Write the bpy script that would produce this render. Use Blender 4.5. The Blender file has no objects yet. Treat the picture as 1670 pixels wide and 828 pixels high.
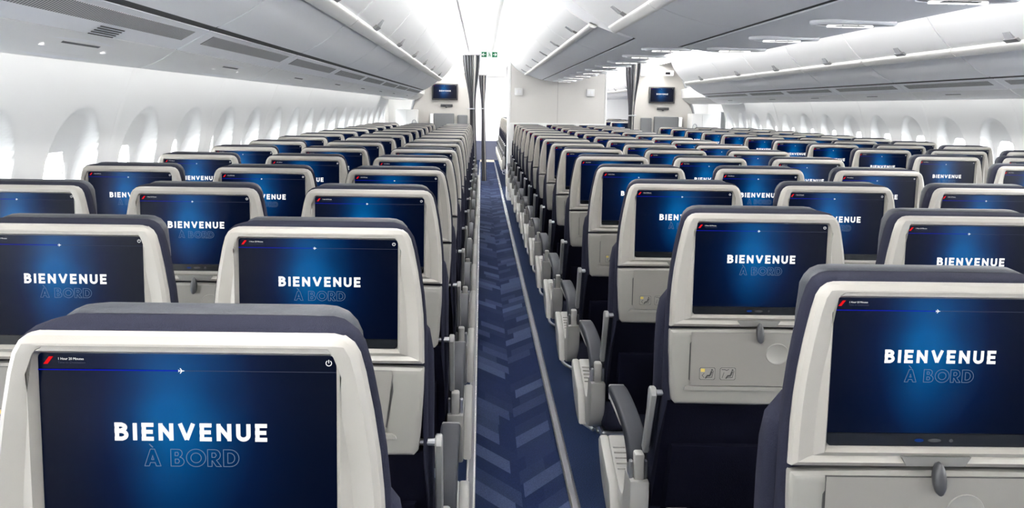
import bpy, bmesh, math, random
from mathutils import Vector, Matrix
random.seed(7)
S = bpy.context.scene
COL = S.collection
PI = math.pi
# ---------------------------------------------------------------- camera
EYE = 1.46
FPX, PITCH, YAW, ROLL, SX, SY = 1388.37, .0832, .0135, .0151, -32.57, -123.28
def cam_axes():
    R0 = Vector((math.cos(YAW), -math.sin(YAW), 0)); F0 = Vector((math.sin(YAW), math.cos(YAW), 0)); Zh = Vector((0, 0, 1))
    U = Zh*math.cos(PITCH) + F0*math.sin(PITCH); F = F0*math.cos(PITCH) - Zh*math.sin(PITCH)
    c, s = math.cos(ROLL), math.sin(ROLL)
    return R0*c + U*s, U*c - R0*s, F
R_, U_, F_ = cam_axes()
cd = bpy.data.cameras.new('camera'); cam = bpy.data.objects.new('camera', cd); COL.objects.link(cam)
m = Matrix((R_, U_, -F_)).transposed().to_4x4(); m.translation = Vector((0, 0, EYE)); cam.matrix_world = m
cd.sensor_width = 36; cd.lens = FPX*36/1670; cd.shift_x = -SX/1670; cd.shift_y = SY/1670
cd.clip_start = .02; cd.clip_end = 200
S.camera = cam
def to_px(x, y, z):
    d = Vector((x, y, z-EYE)); k = FPX/max(d.dot(F_), .01)
    return 835+SX+k*d.dot(R_), 414+SY-k*d.dot(U_)
# ---------------------------------------------------------------- world, exposure, light
w = bpy.data.worlds.new('World'); S.world = w; w.use_nodes = True
bg = w.node_tree.nodes['Background']; bg.inputs[0].default_value = (.93, .97, 1, 1); bg.inputs[1].default_value = 19.0
S.view_settings.view_transform = 'Standard'; S.view_settings.look = 'None'
S.view_settings.exposure = 0.6; S.view_settings.gamma = 1.0; S.view_settings.use_curve_mapping = False
LED_WALL = 3.9      # wash light above the side walls
LED_CEIL = 45.0     # cove light beside the ceiling panels
# ---------------------------------------------------------------- materials
def lin(c): return tuple(((v/255)/12.92 if v/255 <= .04045 else ((v/255+.055)/1.055)**2.4) for v in c)
def mat(name, col, rough=.5, metal=0, emit=None, es=0, bump=0, bscale=400, var=0, spec=.5, noise_scale=None, coat=0):
    M = bpy.data.materials.new(name); M.use_nodes = True; N = M.node_tree.nodes; L = M.node_tree.links
    b = N['Principled BSDF']; b.inputs['Base Color'].default_value = (*col, 1); b.inputs['Roughness'].default_value = rough
    b.inputs['Metallic'].default_value = metal; b.inputs['Specular IOR Level'].default_value = spec
    if coat: b.inputs['Coat Weight'].default_value = coat
    if emit: b.inputs['Emission Color'].default_value = (*emit, 1); b.inputs['Emission Strength'].default_value = es
    if bump or var:
        tc = N.new('ShaderNodeTexCoord'); n = N.new('ShaderNodeTexNoise'); n.inputs['Scale'].default_value = noise_scale or bscale; n.inputs['Detail'].default_value = 3
        L.new(tc.outputs['Object'], n.inputs['Vector'])
        if bump:
            bp = N.new('ShaderNodeBump'); bp.inputs['Strength'].default_value = bump; bp.inputs['Distance'].default_value = .001
            L.new(n.outputs['Fac'], bp.inputs['Height']); L.new(bp.outputs[0], b.inputs['Normal'])
        if var:
            r = N.new('ShaderNodeMix'); r.data_type = 'RGBA'
            r.inputs[6].default_value = (*[c*(1-var) for c in col], 1); r.inputs[7].default_value = (*[min(1, c*(1+var)) for c in col], 1)
            L.new(n.outputs['Fac'], r.inputs[0]); L.new(r.outputs[2], b.inputs['Base Color'])
    return M
M = {}
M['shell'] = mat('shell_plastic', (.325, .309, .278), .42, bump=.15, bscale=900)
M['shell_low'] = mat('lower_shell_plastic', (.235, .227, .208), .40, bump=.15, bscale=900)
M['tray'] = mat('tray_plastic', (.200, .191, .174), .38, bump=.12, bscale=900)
M['fabric'] = mat('navy_fabric', (.0145, .0156, .0275), 1.0, bump=.9, bscale=700, var=.5, spec=.1)
M['leather'] = mat('slate_leather', (.030, .033, .041), .55, bump=.5, bscale=350, spec=.3)
M['dark'] = mat('dark_navy_cloth', (.003, .0032, .0075), 1.0, bump=.6, bscale=500, spec=.03)
M['bezel'] = mat('black_bezel', (.006, .007, .009), .25)
M['latch'] = mat('latch_grey', (.04, .041, .044), .35)
M['latch_pale'] = mat('latch_pale', (.15, .148, .14), .35)
M['armpad'] = mat('armrest_pad', (.020, .022, .028), .6, spec=.25, bump=.3, bscale=300)
M['armwhite'] = mat('armrest_cream', (.33, .325, .305), .4)
M['metal'] = mat('brushed_metal', (.55, .56, .58), .28, metal=.9)
M['track'] = mat('track_metal', (.75, .74, .72), .22, metal=1)
M['bracket'] = mat('bracket_grey', (.22, .22, .215), .35)
M['trackgrey'] = mat('track_cover', (.17, .17, .19), .45)
M['bin'] = mat('bin_white', (.90, .91, .93), .45)
M['bin_top'] = mat('bin_door_white', (.90, .90, .90), .4)
M['white'] = mat('panel_white', (.86, .86, .85), .5)
M['wall'] = mat('sidewall_white', (.83, .83, .82), .5, bump=.03, bscale=300)
M['lip'] = mat('bin_lip', (.78, .77, .74), .3)
M['groove'] = mat('groove_dark', (.06, .06, .06), .7)
M['seam'] = mat('seam_grey', (.25, .25, .25), .7)
M['handle'] = mat('handle_grey', (.30, .305, .32), .4)
M['ceil'] = mat('ceiling_white', (.90, .90, .90), .6)
M['greypanel'] = mat('grey_upholstered_panel', (.10, .105, .11), .8, bump=.3, bscale=300)
M['cream'] = mat('bulkhead_cream', (.45, .435, .41), .55, bump=.05, bscale=60)
M['cabinet'] = mat('cabinet_white', (.55, .55, .54), .45)
M['cream2'] = mat('centre_bulkhead_cream', (.60, .585, .56), .55, bump=.05, bscale=60)
M['curtain'] = mat('curtain_cloth', (.07, .073, .083), .95, bump=.4, bscale=500)
M['curtain_pale'] = mat('curtain_lining', (.62, .60, .56), .9)
M['led'] = mat('led_strip', (1, 1, 1), .5, emit=(1, .985, .96), es=LED_CEIL)
M['ledwall'] = mat('led_wall_strip', (1, 1, 1), .5, emit=(1, .985, .96), es=LED_WALL)
M['spot'] = mat('reading_light_lens', (1, 1, 1), .3, emit=(1, .98, .95), es=1.1)
M['green'] = mat('exit_green', (.002, .03, .013), .8, spec=.0, emit=lin((50, 120, 85)), es=.35)
M['signwhite'] = mat('exit_white', (.3, .32, .31), .8, spec=0, emit=(.8, 1, .9), es=.25)
M['ink'] = mat('printed_ink', (.03, .03, .03), .6)
M['yellow'] = mat('printed_yellow', (.55, .40, .08), .6)
M['sticker'] = mat('placard_grey', (.215, .207, .190), .5)
M['threshold'] = mat('threshold_beige', (.66, .58, .47), .5)
M['navywall'] = mat('navy_kick_panel', (.09, .10, .15), .7)
def emis(name, c, s=1):
    X = bpy.data.materials.new(name); X.use_nodes = True; N = X.node_tree.nodes; N.clear()
    o = N.new('ShaderNodeOutputMaterial'); e = N.new('ShaderNodeEmission'); e.inputs[0].default_value = (*lin(c), 1); e.inputs[1].default_value = s
    X.node_tree.links.new(e.outputs[0], o.inputs[0]); return X
M['txt'] = emis('screen_text_white', (255, 255, 255), .75); M['outline'] = emis('screen_outline_text', (112, 132, 160), .66)
M['red'] = emis('screen_red_mark', (235, 25, 30), .66); M['blueline'] = emis('screen_blue_line', (10, 20, 190), .66); M['greyline'] = emis('screen_grey_line', (70, 75, 95), .66)
M['ports'] = emis('port_blue_light', (20, 50, 110), .66)
def screen_mat():
    X = bpy.data.materials.new('screen_display'); X.use_nodes = True; N = X.node_tree.nodes; L = X.node_tree.links; N.clear()
    o = N.new('ShaderNodeOutputMaterial'); e = N.new('ShaderNodeEmission'); tc = N.new('ShaderNodeTexCoord'); sp = N.new('ShaderNodeSeparateXYZ')
    L.new(tc.outputs['Generated'], sp.inputs[0])
    def mth(op, a, b=None, c=None):
        n = N.new('ShaderNodeMath'); n.operation = op
        for i, v in enumerate((a, b, c)):
            if v is None: continue
            if isinstance(v, (int, float)): n.inputs[i].default_value = v
            else: L.new(v, n.inputs[i])
        return n.outputs[0]
    x = sp.outputs['X']; y = sp.outputs['Z']
    ns = N.new('ShaderNodeTexNoise'); ns.inputs['Scale'].default_value = 3.2; ns.inputs['Detail'].default_value = 1; L.new(tc.outputs['Generated'], ns.inputs['Vector'])
    dx = mth('SUBTRACT', x, .47); dx2 = mth('MULTIPLY', dx, dx); g = mth('EXPONENT', mth('MULTIPLY', dx2, -17.))
    dx3 = mth('SUBTRACT', x, .40); g2 = mth('EXPONENT', mth('MULTIPLY', mth('MULTIPLY', dx3, dx3), -120.))
    dy = mth('SUBTRACT', y, .68); gy = mth('EXPONENT', mth('MULTIPLY', mth('MULTIPLY', dy, dy), -2.6))
    f = mth('MULTIPLY', mth('ADD', mth('MULTIPLY', g, .82), mth('MULTIPLY', g2, .16)), gy)
    f = mth('MULTIPLY', f, mth('ADD', mth('MULTIPLY', ns.outputs['Fac'], .5), .78))
    r = N.new('ShaderNodeValToRGB'); L.new(f, r.inputs[0]); el = r.color_ramp.elements
    el[0].position = 0; el[0].color = (*lin((2, 8, 30)), 1); el[1].position = 1; el[1].color = (*lin((0, 92, 158)), 1)
    for p, c in ((.25, (1, 22, 60)), (.6, (0, 56, 108))):
        q = el.new(p); q.color = (*lin(c), 1)
    L.new(r.outputs[0], e.inputs[0]); e.inputs[1].default_value = .62
    gl = N.new('ShaderNodeBsdfGlossy'); gl.inputs['Roughness'].default_value = .25; gl.inputs[0].default_value = (.012, .012, .012, 1)
    ad = N.new('ShaderNodeAddShader'); L.new(e.outputs[0], ad.inputs[0]); L.new(gl.outputs[0], ad.inputs[1]); L.new(ad.outputs[0], o.inputs[0])
    return X
M['screen'] = screen_mat()
def glass_mat():
    X = bpy.data.materials.new('cabin_window_pane'); X.use_nodes = True; N = X.node_tree.nodes; L = X.node_tree.links; N.clear()
    o = N.new('ShaderNodeOutputMaterial'); t = N.new('ShaderNodeBsdfTransparent'); t.inputs[0].default_value = (.96, .97, .98, 1)
    g = N.new('ShaderNodeBsdfGlossy'); g.inputs['Roughness'].default_value = .05; mx = N.new('ShaderNodeMixShader'); mx.inputs[0].default_value = .06
    L.new(t.outputs[0], mx.inputs[1]); L.new(g.outputs[0], mx.inputs[2]); L.new(mx.outputs[0], o.inputs[0]); return X
M['glass'] = glass_mat()
def nmath(N, L):
    def mth(op, a, b=None, c=None):
        n = N.new('ShaderNodeMath'); n.operation = op
        for i, v in enumerate((a, b, c)):
            if v is None: continue
            if isinstance(v, (int, float)): n.inputs[i].default_value = v
            else: L.new(v, n.inputs[i])
        return n.outputs[0]
    return mth
def carpet_plain():
    X = mat('blue_carpet', (.016, .035, .105), .95, spec=.1); N = X.node_tree.nodes; L = X.node_tree.links; b = N['Principled BSDF']
    tc = N.new('ShaderNodeTexCoord'); n = N.new('ShaderNodeTexNoise'); n.inputs['Scale'].default_value = 260; n.inputs['Detail'].default_value = 2; L.new(tc.outputs['Object'], n.inputs[0])
    r = N.new('ShaderNodeValToRGB'); r.color_ramp.elements[0].position = .35; r.color_ramp.elements[0].color = (.0025, .006, .022, 1); r.color_ramp.elements[1].position = .68; r.color_ramp.elements[1].color = (.018, .034, .088, 1)
    L.new(n.outputs['Fac'], r.inputs[0]); L.new(r.outputs[0], b.inputs['Base Color'])
    bp = N.new('ShaderNodeBump'); bp.inputs['Strength'].default_value = .5; bp.inputs['Distance'].default_value = .002; L.new(n.outputs['Fac'], bp.inputs['Height']); L.new(bp.outputs[0], b.inputs['Normal'])
    return X
M['carpet'] = carpet_plain()
def carpet_chevron():
    X = mat('chevron_carpet', (.02, .03, .08), .95, spec=.1); N = X.node_tree.nodes; L = X.node_tree.links; b = N['Principled BSDF']; mth = nmath(N, L)
    tc = N.new('ShaderNodeTexCoord'); sp = N.new('ShaderNodeSeparateXYZ'); L.new(tc.outputs['Object'], sp.inputs[0])
    x, y = sp.outputs['X'], sp.outputs['Y']
    ax = mth('ABSOLUTE', x); side = mth('GREATER_THAN', x, 0)
    v = mth('SUBTRACT', y, mth('MULTIPLY', ax, 1.35)); v = mth('ADD', v, mth('MULTIPLY', side, .055))
    v = mth('DIVIDE', v, .12); idx = mth('FLOOR', v)
    cv = N.new('ShaderNodeCombineXYZ'); L.new(idx, cv.inputs[0]); L.new(side, cv.inputs[1]); cv.inputs[2].default_value = 3.3
    wn = N.new('ShaderNodeTexWhiteNoise'); wn.noise_dimensions = '3D'; L.new(cv.outputs[0], wn.inputs['Vector'])
    sc = N.new('ShaderNodeSeparateColor'); L.new(wn.outputs['Color'], sc.inputs[0])
    # the length of each bar: it starts at the rail and ends at a random distance short of the middle, or the other way round
    lim = mth('MULTIPLY', sc.outputs['Green'], .10); a1 = mth('GREATER_THAN', ax, lim)
    lim2 = mth('ADD', mth('MULTIPLY', sc.outputs['Blue'], .12), .10); a2 = mth('LESS_THAN', ax, lim2)
    pick = mth('GREATER_THAN', sc.outputs['Red'], .5); msk = mth('ADD', mth('MULTIPLY', pick, a1), mth('MULTIPLY', mth('SUBTRACT', 1, pick), a2))
    lev = mth('FRACT', mth('MULTIPLY', sc.outputs['Red'], 7.3)); lev = mth('POWER', lev, 1.8)
    vo = N.new('ShaderNodeTexVoronoi'); vo.inputs['Scale'].default_value = 150; vo.inputs['Randomness'].default_value = .15; L.new(tc.outputs['Object'], vo.inputs['Vector'])
    dot = mth('LESS_THAN', vo.outputs['Distance'], .36); dot = mth('ADD', mth('MULTIPLY', dot, .75), .25)
    fac = mth('MULTIPLY', mth('MULTIPLY', msk, lev), dot)
    r = N.new('ShaderNodeMix'); r.data_type = 'RGBA'; r.inputs[6].default_value = (.006, .013, .046, 1); r.inputs[7].default_value = (.16, .21, .34, 1)
    L.new(fac, r.inputs[0])
    n = N.new('ShaderNodeTexNoise'); n.inputs['Scale'].default_value = 350; L.new(tc.outputs['Object'], n.inputs[0])
    mm = N.new('ShaderNodeMix'); mm.data_type = 'RGBA'; mm.blend_type = 'MULTIPLY'; mm.inputs[0].default_value = .8
    L.new(r.outputs[2], mm.inputs[6]); rr = N.new('ShaderNodeValToRGB'); rr.color_ramp.elements[0].position = .3; rr.color_ramp.elements[0].color = (.5, .5, .5, 1); rr.color_ramp.elements[1].position = .7; rr.color_ramp.elements[1].color = (1.3, 1.3, 1.3, 1)
    L.new(n.outputs['Fac'], rr.inputs[0]); L.new(rr.outputs[0], mm.inputs[7]); L.new(mm.outputs[2], b.inputs['Base Color'])
    bp = N.new('ShaderNodeBump'); bp.inputs['Strength'].default_value = .4; bp.inputs['Distance'].default_value = .002; L.new(n.outputs['Fac'], bp.inputs['Height']); L.new(bp.outputs[0], b.inputs['Normal'])
    return X
M['runner'] = carpet_chevron()
def slat_mat():
    X = mat('air_grille', (.5, .5, .5), .6); N = X.node_tree.nodes; L = X.node_tree.links; b = N['Principled BSDF']; mth = nmath(N, L)
    tc = N.new('ShaderNodeTexCoord'); sp = N.new('ShaderNodeSeparateXYZ'); L.new(tc.outputs['Object'], sp.inputs[0])
    f = mth('FRACT', mth('MULTIPLY', sp.outputs['Y'], 90)); g = mth('GREATER_THAN', f, .45)
    r = N.new('ShaderNodeMix'); r.data_type = 'RGBA'; r.inputs[6].default_value = (.10, .10, .10, 1); r.inputs[7].default_value = (.52, .52, .52, 1)
    L.new(g, r.inputs[0]); L.new(r.outputs[2], b.inputs['Base Color']); return X
M['grille'] = slat_mat()
# ---------------------------------------------------------------- mesh helpers
class MB:
    def __init__(s): s.v = []; s.f = []; s.m = []
    def add(s, vs, fs, mi=0):
        o = len(s.v); s.v += [tuple(p) for p in vs]; s.f += [tuple(i+o for i in f) for f in fs]; s.m += [mi]*len(fs)
    def loft(s, loops, closed=True, cap0=True, cap1=True, mi=0):
        n = len(loops[0]); vs = [p for l in loops for p in l]; fs = []
        for k in range(len(loops)-1):
            for i in range(n if closed else n-1):
                j = (i+1) % n; fs.append((k*n+i, k*n+j, (k+1)*n+j, (k+1)*n+i))
        if cap0 and closed: fs.append(tuple(range(n))[::-1])
        if cap1 and closed: fs.append(tuple((len(loops)-1)*n+i for i in range(n)))
        s.add(vs, fs, mi)
    def tube(s, pts, r, n=8, mi=0):
        pts = [Vector(p) for p in pts]; loops = []
        for i, p in enumerate(pts):
            t = (pts[min(i+1, len(pts)-1)]-pts[max(i-1, 0)]).normalized(); a = t.cross(Vector((0, 0, 1)))
            if a.length < .1: a = t.cross(Vector((1, 0, 0)))
            a.normalize(); b = t.cross(a)
            loops.append([p+a*r*math.cos(2*PI*k/n)+b*r*math.sin(2*PI*k/n) for k in range(n)])
        s.loft(loops, mi=mi)
    def bm(s, bm, mi=0):
        bm.verts.index_update(); s.add([v.co.copy() for v in bm.verts], [[v.index for v in f.verts] for f in bm.faces], mi); bm.free()
    def box(s, x0, x1, y0, y1, z0, z1, bev=0, seg=2, mi=0):
        b = bmesh.new(); bmesh.ops.create_cube(b, size=1)
        for v in b.verts: v.co = Vector(((x0+x1)/2+v.co.x*(x1-x0), (y0+y1)/2+v.co.y*(y1-y0), (z0+z1)/2+v.co.z*(z1-z0)))
        if bev: bmesh.ops.bevel(b, geom=b.edges[:], offset=bev, segments=seg, profile=.5, affect='EDGES')
        s.bm(b, mi)
    def prism(s, poly, a0, a1, axis='x', bev=0, seg=2, mi=0):
        # poly: 2-D outline; axis x: (y,z) outline; axis y: (x,z) outline; axis z: (x,y) outline
        def P(p, a): return {'x': (a, p[0], p[1]), 'y': (p[0], a, p[1]), 'z': (p[0], p[1], a)}[axis]
        b = bmesh.new(); v0 = [b.verts.new(P(p, a0)) for p in poly]; v1 = [b.verts.new(P(p, a1)) for p in poly]
        n = len(poly); b.faces.new(v0); b.faces.new(v1[::-1])
        for i in range(n): b.faces.new((v0[i], v1[i], v1[(i+1) % n], v0[(i+1) % n]))
        bmesh.ops.recalc_face_normals(b, faces=b.faces[:])
        if bev:
            ed = [e for e in b.edges if (e.verts[0] in v0 and e.verts[1] in v0) or (e.verts[0] in v1 and e.verts[1] in v1)]
            bmesh.ops.bevel(b, geom=ed, offset=bev, segments=seg, profile=.5, affect='EDGES')
        s.bm(b, mi)
    def disc(s, c, r, ax='y', n=24, ry=None, mi=0):
        ry = ry or r; pts = []
        for k in range(n):
            a, b = r*math.cos(2*PI*k/n), ry*math.sin(2*PI*k/n)
            pts.append({'y': (c[0]+a, c[1], c[2]+b), 'z': (c[0]+a, c[1]+b, c[2]), 'x': (c[0], c[1]+a, c[2]+b)}[ax])
        s.add(pts, [tuple(range(n))], mi)
    def build(s, name, mats, parent=None, smooth=35, loc=None):
        me = bpy.data.meshes.new(name); me.from_pydata(s.v, [], s.f)
        if not isinstance(mats, (list, tuple)): mats = [mats]
        for q in mats: me.materials.append(q)
        me.polygons.foreach_set('material_index', s.m)
        b = bmesh.new(); b.from_mesh(me); bmesh.ops.recalc_face_normals(b, faces=b.faces[:]) if s.__dict__.get('recalc', True) else None; b.to_mesh(me); b.free()
        if smooth:
            me.polygons.foreach_set('use_smooth', [True]*len(me.polygons)); me.set_sharp_from_angle(angle=math.radians(smooth))
        me.update(); o = bpy.data.objects.new(name, me); COL.objects.link(o)
        if parent: o.parent = parent
        if loc: o.location = loc
        return o
def empty(name, loc=(0, 0, 0)):
    o = bpy.data.objects.new(name, None); COL.objects.link(o); o.location = loc; o.empty_display_size = .1; return o
def tag(o, label, cat, group=None, kind=None):
    o['label'] = label; o['category'] = cat
    if group: o['group'] = group
    if kind: o['kind'] = kind
    return o
def struct(o): o['kind'] = 'structure'; return o
def kids(o): return [c for c in CH.get(o.name, [])]
def copy_tree(o, parent=None):
    c = o.copy(); COL.objects.link(c)
    if parent: c.parent = parent
    for ch in list(o.children): copy_tree(ch, c)
    return c
def arc(cx, cy, r, a0, a1, n, ry=None):
    return [(cx+r*math.cos(math.radians(a0+(a1-a0)*k/n)), cy+(ry or r)*math.sin(math.radians(a0+(a1-a0)*k/n))) for k in range(n+1)]
def interp(tab, t):
    if t <= tab[0][0]: return tab[0][1]
    for (a, b), (c, d) in zip(tab, tab[1:]):
        if t <= c: return b+(d-b)*(t-a)/(c-a)
    return tab[-1][1]
def spline(pts, n):
    P = [Vector(p) for p in pts]; P = [P[0]*2-P[1]]+P+[P[-1]*2-P[-2]]; out = []
    for i in range(1, len(P)-2):
        for k in range(n):
            t = k/n; a, b, c, d = P[i-1:i+3]
            out.append(tuple(.5*((2*b)+(c-a)*t+(2*a-5*b+4*c-d)*t*t+(3*b-a-3*c+d)*t**3)))
    out.append(tuple(P[-2])); return out
# ================================================================ cabin section
XC = 1.19                    # centre line of the cabin
def H(y): return y+EYE       # heights in the survey are taken from the eye
ZN, ZF = -2.6, 14.2          # back end, bulkheads
ZB = 12.5                    # front end of the outboard bins
ZW = 13.37                   # centre bulkhead
ZEND = 23.6
NEAR = -2.6
# floor
mb = MB(); mb.box(-2.2, 4.6, ZN, ZEND+.1, -.08, 0); struct(mb.build('floor', M['carpet'], smooth=0))
XR = [(-.022, .365), (2.015, 2.402)]
tn = 0
for i, (a, b) in enumerate(XR):
    mb = MB(); mb.box(-(b-a)/2, (b-a)/2, ZN, 22.7, -.002, .004)
    o = mb.build('floor_aisle_runner', M['runner'], smooth=0, loc=((a+b)/2, 0, 0)); struct(o)
    for e in (a, b):
        tn += 1; mb = MB(); W_ = .019
        mb.box(e-W_, e-W_*.45, ZN, 22.7, 0, .012, .003, 1, mi=0); mb.box(e+W_*.45, e+W_, ZN, 22.7, 0, .012, .003, 1, mi=0)
        mb.box(e-W_*.45, e+W_*.45, ZN, 22.7, 0, .009, mi=1)
        struct(mb.build('trim_%d' % tn, [M['track'], M['trackgrey']]))
    mb = MB(); mb.box(a, b, 22.7, 23.55, 0, .012, .003, 1); tn += 1; struct(mb.build('trim_%d' % tn, M['threshold']))
# side walls : surface x = XC + s*A(y) pushed out in scoops around each window
WPROF = [(-1.46, 2.62), (-1.2, 2.76), (-.9, 2.83), (-.6, 2.825), (-.27, 2.79), (-.05, 2.735), (.14, 2.665), (.30, 2.58), (.42, 2.50)]
def wa(y): return interp(WPROF, y)
WS = [(round(wa(-1.46+1.88*k/80), 4)) for k in range(81)]
def wsm(y):
    t = (y+1.46)/1.88*80; 
    s_ = 0
    for d in range(-6, 7): s_ += wa(-1.46+1.88*max(0, min(80, t+d))/80)
    return s_/13
WIN0, WP = 3.33, .636
NW = range(-8, 17)
def smooth01(t): t = max(0, min(1, t)); return t*t*(3-2*t)
WIN_Y = -.415; WIN_H = .205; WIN_W = .130
def scoop(y, z):
    u = z-WIN0; u -= WP*round(u/WP)
    top = -.02
    # arch: half width 0.215 below, ellipse cap above
    hw = .212
    if y > -.26:
        q = (y+.26)/(top+.26); r = math.sqrt((u/hw)**2+q*q) if q > 0 else abs(u)/hw
    elif y < -.66:
        q = (-.66-y)/.16; r = math.sqrt((u/hw)**2+q*q)
    else: r = abs(u)/hw
    e = smooth01((1-r)/.14)
    return e*(.030+.070*smooth01((-.02-y)/.30))
def sidewall(side, name, z0, z1):
    nz = int((z1-z0)/.0106); ys = [-1.46+.12*k for k in range(6)]; y = ys[-1]+.02
    while y < .02: ys.append(y); y += .009
    while y < .43: ys.append(y); y += .03
    px = {}
    vs = []; fs = []; ny = len(ys)
    prof = [wsm(y) for y in ys]
    for i in range(nz+1):
        z = z0+(z1-z0)*i/nz; s2 = z-(WIN0+WP/2); s2 -= 2*WP*round(s2/(2*WP)); g = .006*max(0, 1-abs(s2)/.012)
        for y, a in zip(ys, prof): vs.append((XC+side*(a+scoop(y, z)+g), z, H(y)))
    for i in range(nz):
        z = z0+(z1-z0)*(i+.5)/nz; u = z-WIN0; u -= WP*round(u/WP)
        s2 = z-(WIN0+WP/2); s2 -= 2*WP*round(s2/(2*WP))
        for j in range(ny-1):
            yc = (ys[j]+ys[j+1])/2
            if ((abs(u)/(WIN_W+.012))**2.6+(abs(yc-WIN_Y)/(WIN_H+.012))**2.6) < 1: continue
            fs.append((i*ny+j, (i+1)*ny+j, (i+1)*ny+j+1, i*ny+j+1))
    mb = MB(); mb.v = vs; mb.f = fs; mb.m = [0]*len(fs)
    o = mb.build(name, M['wall'], smooth=30); struct(o)
    # seam beads between the wall panels
    k = -8
    return o
sidewall(-1, 'wall_left', NEAR, 13.75); sidewall(1, 'wall_right', NEAR, 13.75)
wcount = 0
for side in (-1, 1):
    for k in NW:
        zc = WIN0+WP*k
        if zc < .2 or zc > 13.6: continue
        if side > 0 and zc < 3.0: continue
        wcount += 1; root = empty('window_%d' % wcount, (XC+side*(2.815+.100), zc, H(WIN_Y))); struct(root)
        def se(rw, rh, n=40, p=2.6):
            out = []
            for i in range(n):
                t = 2*PI*i/n; c, s_ = math.cos(t), math.sin(t)
                out.append((rw*math.copysign(abs(c)**(2/p), c), rh*math.copysign(abs(s_)**(2/p), s_)))
            return out
        def lean(p, dx): # wall leans: follow the recess plane
            y = WIN_Y+p[1]; return (side*((wsm(y)+.100)-(2.815+.100)+dx), p[0], p[1])
        if k % 1 == 0 and wcount in (1,) or 'WFR' not in globals() or WFRS != side:
            mb = MB()
            loops = [[lean(p, .002) for p in se(WIN_W+.045, WIN_H+.045)], [lean(p, -.010) for p in se(WIN_W+.036, WIN_H+.036)], [lean(p, -.010) for p in se(WIN_W+.020, WIN_H+.020)],
                     [lean(p, .03) for p in se(WIN_W+.004, WIN_H+.004)], [lean(p, .10) for p in se(WIN_W-.008, WIN_H-.008)]]
            mb.loft(loops, cap0=False, cap1=False); fr = mb.build('window_frame', M['white'], root)
            mb = MB(); mb.add([lean(p, .085) for p in se(WIN_W-.004, WIN_H-.004)], [tuple(range(40))]); pn = mb.build('window_pane', M['glass'], root, smooth=0)
            WFR, WPN, WFRS = fr, pn, side
        else:
            for src in (WFR, WPN):
                c = src.copy(); COL.objects.link(c); c.parent = root
# ceilings (one over each aisle) and the shell behind everything
def strip(prof, z0, z1, mi=0, mb=None):
    mb = mb or MB(); n = len(prof)
    mb.add([(x, z0, H(y)) for x, y in prof]+[(x, z1, H(y)) for x, y in prof], [(i, i+1, n+i+1, n+i) for i in range(n-1)], mi); return mb
def ring(prof, th=.012):    # closed thin section from an open profile
    out = []; n = len(prof)
    for i, p in enumerate(prof):
        a = Vector(prof[max(0, i-1)]); b = Vector(prof[min(n-1, i+1)]); t = (b-a).normalized(); out.append((p[0]-t.y*th, p[1]+t.x*th))
    return list(prof)+out[::-1]
def extr(sec, z0, z1, mi=0, mb=None):
    mb = mb or MB(); mb.loft([[(x, z0, H(y)) for x, y in sec], [(x, z1, H(y)) for x, y in sec]], mi=mi); return mb
cn = 0
for s in (-1, 1):
    base = [(1.74, .74), (1.71, .80), (1.62, .845), (1.52, .868), (1.416, .885), (1.25, .91), (1.02, .925), (.90, .93), (.78, .945), (.68, .955), (.64, .93)]
    prof = spline([(XC+s*a, y) for a, y in base], 4)
    if s > 0: prof = prof
    sec = ring(prof if s < 0 else prof[::-1], .015)
    o = extr(sec, NEAR, ZEND).build('ceiling', M['ceil']); struct(o)
    for a, y in ((1.416, .883), (1.00, .9225)):
        cn += 1
        mb = MB(); mb.box(XC+s*a-.0025, XC+s*a+.0025, NEAR, ZEND, H(y)-.004, H(y)+.003); tn += 1; struct(mb.build('trim_%d' % tn, M['seam'] if a > 1.2 else M['bin'], smooth=0))
# outer roof shell that keeps daylight out above bins and ceilings
mb = MB(); roof = [(-1.9, .30), (-1.85, .60), (-1.4, 1.0), (-.5, 1.3), (1.19, 1.45), (2.88, 1.3), (3.78, 1.0), (4.23, .60), (4.28, .30)]
extr(ring(roof, .03), NEAR, ZEND+.1, mb=mb); struct(mb.build('ceiling_outer_lining', M['white']))
for s, nm in ((-1, 'left'), (1, 'right')):
    mb = MB(); x0, x1 = sorted((XC+s*3.02, XC+s*3.06)); mb.box(x0, x1, 13.75, ZEND, H(-1.5), H(.5))
    struct(mb.build('wall_%s_forward_cabin' % nm, M['wall'], smooth=0))
    # upper closing between wall top and roof
    mb = MB(); pr = [(XC+s*2.50, .42), (XC+s*2.44, .40), (XC+s*3.05, .36), (XC+s*3.10, .30)]
    extr([(XC+s*2.30, .44), (XC+s*3.12, .36), (XC+s*3.12, .40), (XC+s*2.30, .48)], NEAR, ZEND, mb=mb); struct(mb.build('trim_%s_cove_top' % nm, M['white']))
mb = MB(); mb.box(-2.2, 4.6, NEAR-.05, NEAR, 0, 3.1); struct(mb.build('wall_back', M['white'], smooth=0))
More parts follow.
